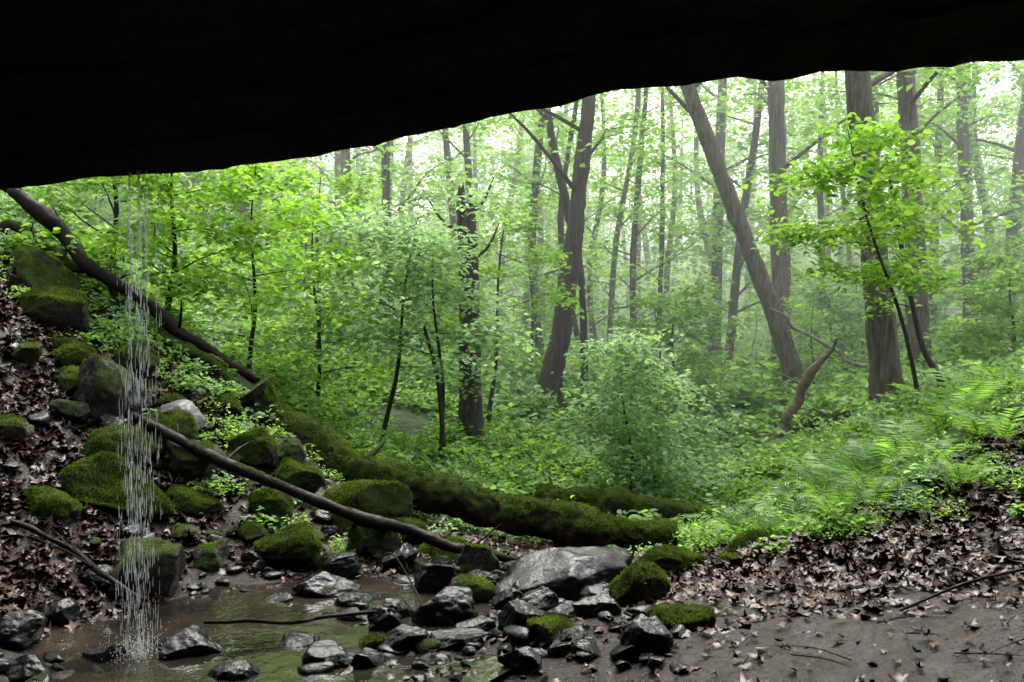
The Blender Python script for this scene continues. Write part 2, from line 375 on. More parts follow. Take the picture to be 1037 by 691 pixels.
def mosstufts(P, N, rng, n, thr=.15, size=.010, nscale=3., off=0.):
    m_ = N[:, 2]+1.1*fbm(P*nscale+off, 4, 31) > thr
    idx = np.nonzero(m_)[0]
    if len(idx) == 0: return []
    n = max(10, int(n*len(idx)/len(P)*2))
    idx = rng.choice(idx, n); C = P[idx]+rng.normal(0, .006, (n, 3))
    out_ = N[idx]+rng.normal(0, .6, (n, 3)); out_ /= np.linalg.norm(out_, axis=1)[:, None]
    sd = np.cross(out_, rng.normal(size=(n, 3))); sd /= np.linalg.norm(sd, axis=1)[:, None]
    s = size*rng.uniform(.5, 1.3, n)[:, None]
    V = np.stack([C-out_*s*.2, C+out_*s*.4+sd*s*.35, C+out_*s, C+out_*s*.4-sd*s*.35], 1).reshape(-1, 3)
    base = np.clip(.45+.9*fbm(C*7+off, 3, 33)+rng.normal(0, .15, n), 0, 1)
    return [(V, np.arange(4*n).reshape(n, 4), 1, np.repeat(base, 4))]
BL = [ # x,y,hw,hd,hh,zc,mat
(-4.5,9.0,.52,.4,.26,1.98,2),(-3.49,8.0,.33,.3,.37,1.32,1),(-3.0,8.3,.38,.3,.2,1.42,3),(-3.0,7.95,.28,.24,.2,1.13,2),(-2.65,7.8,.31,.28,.2,.97,1),
(-3.3,7.5,.45,.32,.24,.74,2),(-3.02,7.05,.5,.34,.27,.54,2),(-2.44,6.2,.29,.26,.27,.14,1),(-3.82,7.5,.2,.18,.15,.9,2),
(-1.63,7.0,.32,.24,.18,.14,2),(-1.91,8.2,.25,.2,.16,.5,2),(-1.29,7.9,.45,.28,.22,.26,2),(-1.27,6.3,.24,.18,.1,.03,0),(-1.55,6.1,.12,.1,.08,.0,0),
(-1.05,6.0,.15,.12,.09,.0,0),(-1.28,6.7,.2,.16,.1,.05,0),(-1.79,5.1,.22,.18,.14,-.02,0),(-1.16,5.2,.16,.11,.06,0,0),(-.41,5.7,.22,.18,.15,.02,0),
(-.53,6.4,.21,.2,.18,.04,0),(-.3,5.2,.21,.12,.08,.01,0),(-.26,6.8,.21,.2,.19,.06,1),(-.78,5.5,.13,.12,.09,.02,0),(.3,6.35,.68,.4,.24,-.0,0),
(.82,6.0,.22,.2,.18,.08,2),(.23,5.2,.2,.15,.11,.03,2),(.92,5.3,.25,.15,.1,.07,2),(1.88,7.3,.22,.18,.15,.02,2),(1.67,6.9,.13,.1,.07,.03,2),(1.25,7.0,.24,.18,.11,.02,2),
(-2.77,5.2,.17,.16,.14,.03,0),(-2.74,5.6,.16,.13,.1,.06,0),(-2.7,6.1,.14,.12,.08,.18,0),(-4.0,8.4,.24,.2,.16,1.5,2),(-3.6,8.8,.26,.2,.18,1.55,2),
(-.85,7.0,.16,.14,.1,.06,0),(-.55,7.4,.2,.16,.12,.0,2),(.3,5.6,.12,.1,.08,.02,0),(-.1,5.6,.1,.09,.07,.02,0),(-.02,5.9,.13,.1,.09,.03,0),(-2.2,5.0,.13,.1,.09,.0,0),
(-2.0,7.6,.2,.16,.14,.35,2),(-2.3,8.3,.25,.2,.18,.75,2),(-4.9,9.6,.38,.3,.28,2.35,2),(2.6,7.3,.22,.16,.1,.24,2),(-2.95,4.75,.2,.16,.15,.05,0),
(-.75,4.9,.14,.1,.07,.0,0),(.05,4.85,.12,.1,.06,.02,0),(-1.4,4.75,.16,.12,.08,-.02,0),(-2.45,4.7,.18,.13,.1,0,0),
(-.9,7.75,.2,.18,.13,.2,2),(-1.1,7.3,.24,.18,.15,.12,2),(-2.5,7.3,.24,.2,.15,.4,2),(-2.1,8.6,.2,.2,.15,.7,1),(-2.2,6.7,.18,.14,.12,.1,1),(-3.3,6.5,.24,.18,.15,.5,2),(-3.8,8.1,.24,.2,.16,1.3,2),(-3.9,7.0,.26,.2,.16,.95,1)]
rg = np.random.default_rng(77)
for k in range(40):
    bx, by = rg.uniform(-1.1, .75), rg.uniform(4.8, 7.3); s = rg.uniform(.07, .18); BL.append((bx, by, s, s*.8, s*rg.uniform(.4, .7), 9, 0 if rg.random() < .92 else 1))
for k in range(30):
    bx = rg.uniform(-4.2, -1.4); by = 6.6+rg.uniform(0, 2.6); s = rg.uniform(.07, .18); BL.append((bx, by, s, s*.8, s*rg.uniform(.45, .7), 9, rg.choice([0, 1, 1, 2])))
MM = [M_rock0, M_rock1, M_rock2, M_rockL]
for k, (bx, by, hw, hd, hh, zc, mt) in enumerate(BL):
    P = rockshape(IV, 100+k, 12 if mt != 2 else 8, .09)
    a_ = R.uniform(-.5, .5); ca, sa = math.cos(a_), math.sin(a_)
    P = P*np.array([hw, hd, hh*1.12]); P = np.stack([P[:, 0]*ca-P[:, 1]*sa, P[:, 0]*sa+P[:, 1]*ca, P[:, 2]+P[:, 0]*R.uniform(-.25, .25)], 1)
    g = h1(bx, by); z0 = min(zc, g+hh*.6)
    pr = [(P, IF, 0, .5)]
    if mt in (1, 2):
        Nn = vnormals(P, IF); Nn *= np.sign((Nn*P).sum(1).mean())
        pr += mosstufts(P, Nn, R, int(190000*hw*max(hd, .1)), .25 if mt == 2 else .95, off=k*3.7)
    ob = build('mossy_boulder' if mt == 2 else 'boulder', pr, [MM[mt], M_moss])
    ob.location = (bx, by, z0)
parts = []
shapes = [rockshape(SV, 500+k, 12, .06) for k in range(12)]
def stones(n, fx, fy, smin, smax, rng):
    px = rng.uniform(*fx, n); py = rng.uniform(*fy, n); zz = H(px, py)
    for k in range(n):
        s = smin+(smax-smin)*rng.random()**2.5; q = shapes[rng.integers(12)]
        a_ = rng.uniform(0, 6.28); ca, sa = math.cos(a_), math.sin(a_)
        Q = q*np.array([s, s*rng.uniform(.6, .9), s*rng.uniform(.35, .65)])
        Q = np.stack([Q[:, 0]*ca-Q[:, 1]*sa, Q[:, 0]*sa+Q[:, 1]*ca, Q[:, 2]], 1)+np.array([px[k], py[k], zz[k]+s*.15])
        parts.append((Q, SF, 0 if rng.random() < .93 else 1, .5))
stones(150, (-2.9, .9), (4.3, 5.3), .02, .11, R); stones(170, (-1.0, 1.0), (5.0, 7.2), .02, .13, R); stones(70, (-3, -1.6), (6.2, 7.4), .03, .1, R)
stones(50, (-2.6, -1), (5.2, 6.4), .02, .06, R); stones(80, (-4.4, -2.4), (6.5, 9), .03, .14, R); stones(30, (1, 3.5), (4.2, 7), .01, .04, R)
build('creek_stones', parts, [M_rock0, M_rock1])

# ------------------------------------------------------------------ logs & branches
def log(name, pts, mat, seg=20, n=50, rough=.22, stubs=0, seed=0, wig=0., fine=.0, tufts=0):
    rg = np.random.default_rng(seed)
    if wig:
        q = resample(pts, 12); w_ = rg.normal(0, wig, (12, 3)); q[:, :3] += w_; q[:, 3] *= rg.uniform(.85, 1.15, 12); pts = [tuple(r_) for r_ in q]
    parts = tube(pts, n, seg, rough, seed, 0, True, nscale=3.5, fine=fine)
    if tufts:
        V = parts[0][0]; F_ = parts[0][1]; Nn = vnormals(V, F_)
        cen = V.reshape(n, seg, 3).mean(1, keepdims=True).repeat(seg, 1).reshape(-1, 3)
        Nn *= np.sign((Nn*(V-cen)).sum(1).mean()); parts += mosstufts(V, Nn, rg, tufts, .3, .013, 1.6)
    for k in range(stubs):
        t = rg.uniform(.1, .9); q = resample(pts, 20)[int(t*19)]
        d = rg.normal(size=3); d[2] = abs(d[2])+.2; d /= np.linalg.norm(d); L = rg.uniform(.15, .5)
        parts += tube([(*(q[:3]), q[3]*.3), (*(q[:3]+d*L*.5), q[3]*.22), (*(q[:3]+d*L+rg.normal(0, .04, 3)), q[3]*.08)], 7, 7, .1, k)
    return build(name, parts, [mat, M_moss])
log('fallen_mossy_log', [(-2.72,9.55,1.2,.22),(-2.4,9.5,.94,.2),(-1.75,9.2,.48,.19),(-.85,9.0,.24,.18),(.02,8.8,.05,.17),(.75,8.6,-.09,.16),(1.5,8.5,-.13,.13)], M_logm, 48, 260, .35, 3, 3, .02, .03, 42000)
log('fallen_mossy_log', [(.3,10.6,-.1,.14),(.9,10.5,-.13,.15),(1.6,10.3,-.2,.15),(2.75,10.0,-.28,.11)], M_logm, 36, 160, .35, 1, 4, .02, .03, 16000)
log('fallen_trunk', [(-5.6,10.1,3.45,.07),(-5.2,10,3.15,.075),(-4.36,10,2.45,.07),(-3.6,10,1.85,.06),(-2.7,9.9,1.3,.05)], M_logd, 20, 90, .3, 7, 5, .05, .015)
log('fallen_trunk', [(-5.9,10.4,3.05,.06),(-4.9,10.2,2.6,.06),(-3.9,9.9,1.85,.055),(-2.9,9.5,1.3,.05)], M_logm, 16, 80, .3, 5, 6, .05, .015, 5000)
log('fallen_pole', [(-3.5,7.9,1.2,.035),(-3.0,7.75,.98,.042),(-2.18,7.45,.66,.045),(-.93,7.2,.27,.042),(-.3,7.1,.1,.038),(.25,7.05,.0,.03)], M_logd, 14, 140, .25, 3, 7, .012, .01)
log('fallen_branch', [(-1.75,5.3,.1,.012),(-1.3,5.35,.07,.013),(-.8,5.5,.09,.01),(-.65,5.4,.12,.006)], M_logd, 8, 24, .2, 2, 8, .008)
log('fallen_branch', [(-3.3,6.1,.52,.018),(-2.9,6.0,.36,.02),(-2.45,5.7,.2,.016),(-2.2,5.6,.14,.01)], M_logd, 8, 24, .2, 2, 9, .008)
log('fallen_branch', [(-.95,6.3,.12,.007),(-.8,6.1,.3,.006),(-.6,5.8,.12,.005),(-.52,5.6,.04,.003)], M_logd, 8, 20, .2, 0, 10)
log('fallen_branch', [(2.1,5.0,.24,.008),(2.5,5.1,.36,.01),(2.9,5.2,.42,.008)], M_logd, 8, 20, .2, 1, 11)
log('broken_log', [(4.3,16,-.35,.08),(4.75,15.9,.35,.09),(5.05,15.7,1.1,.075),(5.45,15.4,1.75,.015)], M_wood, 14, 60, .35, 3, 12, .03, .02)
log('broken_log', [(4.4,16.3,-.2,.14),(5.0,16.0,.2,.12),(5.9,15.8,.5,.1)], M_logm, 14, 40, .25, 3, 13, .03, .02)
log('fallen_branch', [(5.0,18,2.4,.02),(5.8,17.5,1.7,.035),(6.6,17.2,1.2,.04)], M_barkP, 8, 30, .15, 5, 14, .04)
log('fallen_branch', [(-1.2,12.6,1.9,.02),(-1.0,12.4,1.2,.03),(-.9,12.2,.3,.035)], M_barkD, 8, 16, .15, 0, 15)

# ------------------------------------------------------------------ trees
def grow(trunk, rng, nb=14, t0=.3, t1=1., L=2.5, elev=.35, sprays=5, spr=.45, per=26, lsize=.12, six=False, flat=.12, n=24, seg=12, rough=.1, lm=1, bm_=0, blr=.35, flute=.12, subs=2, tilt=.4, fine=0.):
    parts = tube(trunk, n, seg, rough, int(rng.integers(99)), bm_, False, flute=flute, fine=fine)
    Q = resample(trunk, 60); C = []; CR = []
    az = rng.uniform(0, 6.28)
    for k in range(nb):
        t = t0+(t1-t0)*(k+rng.uniform(0, .9))/nb; q = Q[min(59, int(t*59))]
        az += 2.4+rng.normal(0, .4); el = elev+rng.normal(0, .2)
        l = L*rng.uniform(.5, 1.25)*(1-.45*(k/nb))
        d = np.array([math.cos(az)*math.cos(el), math.sin(az)*math.cos(el), math.sin(el)])
        r0 = min(q[3]*blr, .03+l*.01)
        pts = [q[:3], q[:3]+d*l*.35+[0, 0, .05*l], q[:3]+d*l*.7+[0, 0, .08*l]+rng.normal(0, .06*l, 3)*[1, 1, .5], q[:3]+d*l+[0, 0, -.02*l]+rng.normal(0, .08*l, 3)*[1, 1, .5]]
        pp = [(*a_, b_) for a_, b_ in zip(pts, (r0, r0*.7, r0*.4, r0*.12))]
        parts += tube(pp, 9, 5, 0, 0, bm_)
        B = resample(pp, 20)
        chains = [B[6:, :3]]
        for s in range(subs):
            b0 = B[rng.integers(7, 15), :3]; aa = az+rng.choice([-1, 1])*rng.uniform(.5, 1.1); ll = l*rng.uniform(.3, .5)
            e = b0+np.array([math.cos(aa)*ll, math.sin(aa)*ll, rng.uniform(-.1, .2)*ll]); mid = (b0+e)/2+[0, 0, .05*ll]
            parts += tube([(*b0, r0*.35), (*mid, r0*.2), (*e, r0*.06)], 5, 4, 0, 0, bm_)
            chains.append(np.linspace(b0, e, 8)[2:])
        for ch in chains:
            for s in range(sprays):
                c = ch[rng.integers(len(ch))]; C.append(c+rng.normal(0, .25, 3)*spr); CR.append(rng.uniform(0, 1))
    C = np.array(C); CR = np.array(CR)
    m = len(C)*per; idx = np.repeat(np.arange(len(C)), per)
    rad = spr*np.sqrt(rng.uniform(0, 1, m)); aa = rng.uniform(0, 6.28, m)
    tl = rng.normal(0, .3, (len(C), 2))[idx]
    ox = rad*np.cos(aa); oy = rad*np.sin(aa)
    O = np.stack([ox, oy, rng.normal(0, flat*spr, m)-.25*rad*rad/spr+ox*tl[:, 0]+oy*tl[:, 1]], 1)
    rn = np.clip(.5*CR[idx]+.5*rng.uniform(0, 1, m), 0, 1)
    parts.append(leaves(C[idx]+O, lsize, rng, tilt, .34, six, .25, lm, rn, aa+rng.normal(0, .8, m)))
    return parts

def tree(name, trunk, bark, leaf, seed, **kw):
    rng = np.random.default_rng(seed)
    t0 = trunk[0]; g = h1(t0[0], t0[1]); trunk = [(t0[0], t0[1], g-.25, t0[3]*1.45), (t0[0]*.98+trunk[1][0]*.02, t0[1], g+.25, t0[3]*1.05)]+list(trunk[1:])
    return build(name, grow(trunk, rng, **kw), [bark, leaf])

big = dict(nb=13, t0=.5, L=3.0, sprays=4, spr=.65, per=14, lsize=.18, n=90, seg=20, rough=.2, fine=.025)
tree('maple_tree', [(6.1,15,.58,.27),(5.95,15,2.4,.22),(5.82,15,4.0,.2),(5.6,15,6.1,.19),(5.4,15,9,.16),(5.3,15.3,13,.07)], M_bark, M_leafF, 21, **{**big, 'nb': 7, 't0': .62})
tree('maple_tree', [(6.2,20,.7,.22),(5.75,20,2.1,.2),(5.29,20,3.3,.18),(4.64,20,5.0,.165),(3.83,20,7.16,.15),(2.9,20,10,.08)], M_bark, M_leafF, 22, **{**big, 'nb': 6, 't0': .78})
tree('maple_tree', [(7.0,24,1.,.25),(6.95,24,4,.22),(6.85,24,8.5,.2),(6.7,24,12,.15),(6.6,24,16,.06)], M_bark, M_leafF, 23, **{**big, 't0': .5, 'nb': 11})
tree('maple_tree', [(8.4,19,.8,.23),(8.3,19,3.5,.2),(8.1,19,7.3,.18),(8.0,19,11,.13),(8,19,14,.05)], M_bark, M_leafF, 24, **{**big, 't0': .55, 'nb': 9})
tree('maple_tree', [(10.8,25,1,.17),(10.8,25,5,.15),(10.7,25,9.5,.13),(10.6,25,14,.05)], M_bark, M_leafF, 25, **{**big, 't0': .42})
tree('maple_tree', [(13.9,28,1,.19),(13.8,28,5,.17),(13.6,28,10,.14),(13.5,28,15,.05)], M_bark, M_leafF, 26, **{**big, 't0': .38})
tree('oak_tree', [(.72,18,.3,.24),(.95,18,1.8,.2),(1.15,18,3.2,.19),(1.3,18,4.6,.15),(1.5,18,6.6,.13),(1.7,18,11,.05)], M_barkD, M_leafF, 27, **{**big, 't0': .66, 'nb': 7})
tree('oak_tree', [(1.5,19,.3,.08),(1.42,19,3,.075),(1.1,19.,4.6,.09),(.75,19,6.3,.08),(.4,19,9.5,.04)], M_barkD, M_leafF, 28, **{**big, 't0': .7, 'nb': 5})
for k, (bx, by, tx, r) in enumerate([(.75,24,.85,.12),(1.9,23,1.7,.08),(2.6,25,3.4,.09),(3.7,27,3.8,.11),(4.7,30,4.9,.1),(-3.9,22,-4.1,.14),(-2.9,22,-3.1,.12),(-1.2,26,-1.4,.12),
        (5.8,34,6,.13),(9.5,32,9.3,.14),(-1.7,30,-2.2,.14),(-5.5,30,-5.6,.16),(3.1,33,3.3,.13),(-7.5,26,-7.2,.16),(7.9,38,7.6,.16),(17,34,16.8,.18),(19.5,38,19,.2),
        (-.2,36,.3,.15),(1.3,40,1.1,.17),(11.8,36,12,.16),(14.5,42,14.3,.18),(-9.5,33,-9.3,.18),(6.6,46,6.3,.18),(-4,40,-4.4,.18)]):
    hz = h1(bx, by)
    tree('young_maple_tree', [(bx,by,hz,r),(bx*.6+tx*.4+R.normal(0,.2),by,hz+4,r*.85),(tx,by,hz+8,r*.7),(tx+R.normal(0,.4),by,hz+14,r*.25)], [M_bark, M_barkD, M_barkP][k % 3], M_leafF, 40+k,
         **{**big, 'nb': 12, 't0': .38, 'L': 2.5, 'per': 12, 'n': 30, 'seg': 10})
tree('leaning_sapling', [(6.5,14,.5,.05),(6.2,14,1.7,.045),(5.85,13.9,3.2,.035),(5.6,13.8,4.4,.02)], M_barkD, M_leafY, 60, nb=6, t0=.6, L=.9, sprays=3, spr=.3, per=14, lsize=.11)

# snag
rng = np.random.default_rng(5)
g = h1(-.64, 14)
sp = tube([(-.6,14,g-.3,.26),(-.62,14,g+.2,.19),(-.64,14,1.5,.165),(-.66,14,2.8,.155),(-.7,14,3.75,.15)], 60, 20, .2, 2, 0, False, flute=.2, fine=.02)
for k in range(9):
    a_ = k*.7; c = np.array([-.7+.1*math.cos(a_), 14+.1*math.sin(a_), 3.7]); hgt = rng.uniform(.12, .42)
    sp += tube([(*c, .06), (*(c+[0, 0, hgt*.5]), .045), (*(c+[rng.normal(0,.03), rng.normal(0,.03), hgt]), .004)], 6, 5, .2, k)
for (dx, z0, l) in [(-.6,3.3,.5),(.5,2.9,.6),(-.35,2.2,.4),(.4,3.6,.5)]:
    sp += tube([(-.67,14,z0,.035),(-.67+dx*.6,13.9,z0+.2,.025),(-.67+dx,13.8,z0+.25+l*.6,.008)], 8, 5, .1, 3)
build('dead_snag', sp, [M_barkD])

# understory saplings
sap = dict(nb=15, t0=.3, L=1.2, elev=.15, sprays=4, spr=.3, per=16, lsize=.1, six=True, flat=.14, n=16, seg=8, rough=.05, blr=.4, flute=0, tilt=.45)
def sapling(name, x0, y0, top, r, leaf, seed, dx=0, dy=0, bark=M_barkD, **kw):
    g = h1(x0, y0)
    k = {**sap, **kw}
    return tree(name, [(x0,y0,g,r),(x0+dx*.3+.05,y0+dy*.3,g+(top-g)*.35,r*.8),(x0+dx*.7-.04,y0+dy*.7,g+(top-g)*.7,r*.5),(x0+dx,y0+dy,top,r*.12)], bark, leaf, seed, **k)
sapling('maple_sapling', -4.1, 11.0, 4.2, .035, M_leafY, 71, .3, -.5, L=1.3, nb=16, lsize=.1)
sapling('maple_sapling', -3.3, 11.6, 3.9, .03, M_leafY, 72, .2, -.4, L=1.2, nb=12)
sapling('maple_sapling', -2.7, 12.8, 3.7, .03, M_leafY, 73, .0, -.2, L=1.2, nb=10)
sapling('dogwood_sapling', -1.75, 12.6, 3.35, .035, M_leafB, 74, .5, -.3, L=1.7, nb=14, t0=.5, lsize=.095, spr=.4, sprays=5, elev=.05, flat=.09)
sapling('dogwood_sapling', -.95, 12.4, 3.2, .03, M_leafB, 75, -.1, .0, L=1.2, nb=9, t0=.55, spr=.38, lsize=.095, sprays=5, elev=.05, flat=.09)
sapling('maple_sapling', -.4, 15.5, 3.9, .04, M_leafY, 76, .3, 0, L=1.5, t0=.55, nb=9)
sapling('spicebush', 1.5, 11.7, 1.7, .02, M_leafB, 77, -.1, 0, L=1.15, nb=17, t0=.15, elev=.25, lsize=.085, sprays=5)
sapling('spicebush', 1.9, 12.4, 1.1, .02, M_leafB, 78, .1, 0, L=1.0, nb=14, t0=.15, elev=.2, lsize=.085)
sapling('maple_sapling', 5.7, 12.9, 4.6, .035, M_leafY, 79, -1.2, -.5, L=1.4, nb=15, t0=.58, per=18, lsize=.11, elev=.0)
sapling('maple_sapling', -5.4, 12.5, 5.2, .04, M_leafG, 81, .2, -.5, L=1.4)
sapling('maple_sapling', -3.4, 16, 4.6, .04, M_leafY, 82, .2, -.5, L=1.6, nb=11, lsize=.12)
sapling('maple_sapling', 3.2, 19, 2.6, .04, M_leafG, 83, .2, 0, L=1.5, lsize=.12)
sapling('maple_sapling', 9.2, 17, 3.2, .04, M_leafG, 84, 0, 0, L=1.5, lsize=.12)
sapling('maple_sapling', 7.6, 22, 3.0, .04, M_leafB, 85, 0, 0, L=1.6, lsize=.13)

# ------------------------------------------------------------------ instanced masses
def empty(name):
    e = bpy.data.objects.new(name, None); COL.objects.link(e); return e
def inst(parent, me, loc, s, rz, nm, tilt=(0, 0)):
    o = bpy.data.objects.new(nm, me); o.location = loc; o.scale = (s, s, s) if not isinstance(s, tuple) else s
    o.rotation_euler = (tilt[0], tilt[1], rz); o.parent = parent; COL.objects.link(o); return o

dm = []
for k in range(6):
    rg = np.random.default_rng(200+k); r = rg.uniform(.11, .22); lean = rg.normal(0, .8, 2)
    tr_ = [(0,0,-.6,r*1.3),(0,0,.4,r),(lean[0]*.3,lean[1]*.3,6,r*.85),(lean[0]*.8,lean[1]*.8,12,r*.6),(lean[0],lean[1],20,r*.1)]
    dm.append(build('far_tree', grow(tr_, rg, nb=22, t0=.26, L=3.2, sprays=4, spr=.85, per=10, lsize=.28, n=26, seg=8, rough=.08, subs=2), [[M_bark, M_barkD, M_barkP][k % 3], M_leafF], link=False))
um = []
for k in range(4):
    rg = np.random.default_rng(300+k)
    tr_ = [(0,0,-.3,.06),(.1,0,1.2,.05),(rg.normal(0,.2),.1,2.8,.04),(rg.normal(0,.3),0,4.6,.01)]
    um.append(build('understory_tree', grow(tr_, rg, nb=16, t0=.15, L=1.9, elev=.2, sprays=3, spr=.5, per=12, lsize=.17, n=10, seg=6, rough=0, flute=0), [M_barkD, [M_leafF, M_leafG, M_leafB, M_leafY][k]], link=False))
E = empty('distant_trees'); rg = np.random.default_rng(11)
cnt = 0; pl = []
while cnt < 240:
    d = 30+120*rg.random()**1.1; xx = rg.uniform(-.72, .75)*d
    if any((xx-a_)**2+(d-b_)**2 < (2.2+d*.01)**2 for a_, b_ in pl): continue
    if d < 45 and abs(xx-.13*d) < 3: continue
    pl.append((xx, d)); s = rg.uniform(.8, 1.2)
    inst(E, dm[rg.integers(6)], (xx, d, h1(xx, d)), (s, s, s*rg.uniform(.9, 1.15)), rg.uniform(0, 6.28), 'tree'); cnt += 1
E2 = empty('understory_foliage')
for k in range(190):
    d = 19+75*rg.random()**1.1; xx = rg.uniform(-.7, .72)*d
    if abs(xx-.17*d) < 2.4 and d < 40: continue
    s = rg.uniform(.35, .7)*(1 if d < 30 else 1.3)
    inst(E2, um[rg.integers(4)], (xx, d, h1(xx, d)), s, rg.uniform(0, 6.28), 'bush')

hm = []
for k in range(6):
    rg = np.random.default_rng(400+k); n = 90
    rad = .28*np.sqrt(rg.random(n)); aa = rg.uniform(0, 6.28, n)
    C = np.stack([rad*np.cos(aa), rad*np.sin(aa), rg.uniform(.05, .3, n)*(1-rad*1.6)], 1)
    parts = [leaves(C, [.06, .09, .075, .05, .11, .07][k], rg, .45, [.3, .36, .26, .4, .28, .33][k], True, .25, 1)]
    for q in range(12):
        c = C[q]; parts += tube([(c[0]*.3, c[1]*.3, -.05, .004), (c[0]*.7, c[1]*.7, c[2]*.6, .003), (c[0], c[1], c[2], .002)], 4, 4, 0, 0, 0)
    hm.append(build('herb', parts, [M_fern, [M_leafY, M_leafG, M_leafG, M_leafY, M_leafG, M_leafB][k]], link=False))
E3 = empty('undergrowth'); rg = np.random.default_rng(12)
n = 9000; d = 6.8+40*rg.random(n)**1.7; xx = rg.uniform(-.66, .68, n)*d
gm = greenmask(xx, d); hz = H(xx, d); den = fbm(np.stack([xx*.6, d*.6, d*0], 1), 3, 4)
c = 0
for k in range(n):
    if gm[k] < .5 or (den[k] < -.34 and d[k] > 9.5) or c > 3600: continue
    if 1.8 < xx[k] < 5 and d[k] < 9.6 and rg.random() < .5: continue
    s = rg.uniform(.6, 1.25)*(1+sstep(11, 24, d[k])*1.9)
    if d[k] < 10: s *= .7
    inst(E3, hm[rg.integers(6)], (xx[k], d[k], hz[k]-.02), (s, s, s*rg.uniform(.7, 1.3)), rg.uniform(0, 6.28), 'herb'); c += 1
for (bx, by, n_, sp_) in [(-2.6,8.6,14,.35),(-4.6,9.6,14,.5),(-2.0,8.8,8,.3),(3.3,7.0,9,.5),(4.2,7.2,14,.5),(-3.6,9.0,10,.4),(-1.2,8.5,6,.3),(2.2,7.0,6,.3),(.9,7.9,6,.3),(-2.3,7.9,8,.3),(-1.7,7.5,6,.3),(-5.2,9.3,10,.4),(3.6,6.4,6,.4)]:
    for q in range(n_):
        a_, b_ = bx+rg.normal(0, sp_), by+rg.normal(0, sp_*.6)
        inst(E3, hm[rg.integers(6)], (a_, b_, h1(a_, b_)-.02), rg.uniform(.3, .65), rg.uniform(0, 6.28), 'herb')

def fernmesh(seed):
    rg = np.random.default_rng(seed); parts = []
    nf = rg.integers(7, 10)
    for f in range(nf):
        az = f*2*math.pi/nf+rg.normal(0, .25); L = rg.uniform(.5, .8); up = rg.uniform(.9, 1.35)
        t = np.linspace(0, 1, 25); el = up-1.6*t**1.3
        dl = L/24; hx = np.concatenate([[0], np.cumsum(np.cos(el[:-1])*dl)]); hz_ = np.concatenate([[0], np.cumsum(np.sin(el[:-1])*dl)])
        dr = np.array([math.cos(az), math.sin(az), 0]); sd = np.array([-math.sin(az), math.cos(az), 0])
        P = hx[:, None]*dr+hz_[:, None]*np.array([0, 0, 1])
        parts += tube([(*P[q], .004*(1-q/28)) for q in range(0, 25, 4)], 10, 4, 0, 0, 0, rnd=.2)
        w = .17*L/.65*np.sin(np.pi*np.clip(t*.86+.14, 0, 1))**.8
        V = []; RN = []; base = rg.uniform(0, 1)
        for q in range(3, 25):
            T = (P[min(q+1, 24)]-P[q-1]); T /= np.linalg.norm(T)
            for sgn in (-1, 1):
                dd = sd*sgn*.92+T*.38+np.array([0, 0, -.15])+rg.normal(0, .06, 3); ww = w[q]*rg.uniform(.85, 1.1)
                b0 = P[q]; hw = dl*.36
                V += [b0-T*hw, b0+dd*ww*.45-T*hw*.95, b0+dd*ww, b0+dd*ww*.45+T*hw*.8]; RN += [np.clip(base+rg.normal(0, .12), 0, 1)]*4
        V = np.array(V); parts.append((V, np.arange(len(V)).reshape(-1, 4), 1, np.array(RN)))
    return build('fern_plant', parts, [M_fern, M_fern], link=False)
fm = [fernmesh(600+k) for k in range(4)]
FP = [(2.4,7.7,1.),(2.8,8.0,1.1),(3.2,8.2,1.15),(3.6,8.6,1.2),(2.0,8.1,.9),(3.0,8.8,1.1),(3.9,9.2,1.2),(4.4,9.0,1.1),(3.4,9.3,1.1),(4.6,9.8,1.2),(2.1,7.5,.7),(3.5,7.8,.8),(4.2,8.3,.9),(4.9,9.2,1),(5.2,10,1.1),
      (-2.35,8.6,.5),(-2.1,8.8,.45),(.8,7.75,.35),(2.9,7.4,1.),(1.5,9.4,.6),(5.6,11,1.1),(4.0,10.4,1.),(-3.9,10.2,.7),(-3.0,9.9,.6),(3.5,7.2,.8),(4.1,7.7,.85),(2.5,7.1,.75)]
for k, (a_, b_, s) in enumerate(FP):
    o = bpy.data.objects.new('fern', fm[k % 4]); o.location = (a_, b_, h1(a_, b_)+.02); s *= .98; o.scale = (s, s, s*1.15); o.rotation_euler = (0, 0, k*1.7); COL.objects.link(o)

def litter(n, fx, fy, size, rng, cond=None):
    px = rng.uniform(*fx, n); py = rng.uniform(*fy, n)
    if cond is not None: m_ = cond(px, py); px, py = px[m_], py[m_]
    z0 = H(px, py)
    C = np.stack([px, py, z0+rng.uniform(.004, .03, len(px))], 1)
    return lobedleaves(C, size, rng, .3, .35)
rg = np.random.default_rng(13)
dens = lambda a_, b_: (fbm(np.stack([a_*1.5, b_*1.5, a_*0], 1), 3, 6)+.5*(b_-5.6)) > rg.uniform(-.5, .6, len(a_))
P_ = [litter(7000, (.9, 4.8), (3.9, 8.2), .105, rg, dens), litter(5000, (.9, 4.8), (3.9, 8.2), .07, rg, dens),
      litter(450, (.8, 4.5), (3.8, 6.2), .06, rg), litter(6000, (-5.6, -2.3), (5.2, 10), .10, rg), litter(4000, (-5.6, -2.3), (5.2, 10), .07, rg),
      litter(1500, (-2.4, .8), (6.6, 8.8), .08, rg), litter(300, (-1.2, 1.2), (4.4, 6.4), .07, rg)]
build('leaf_litter', P_, [M_litter])
parts = []
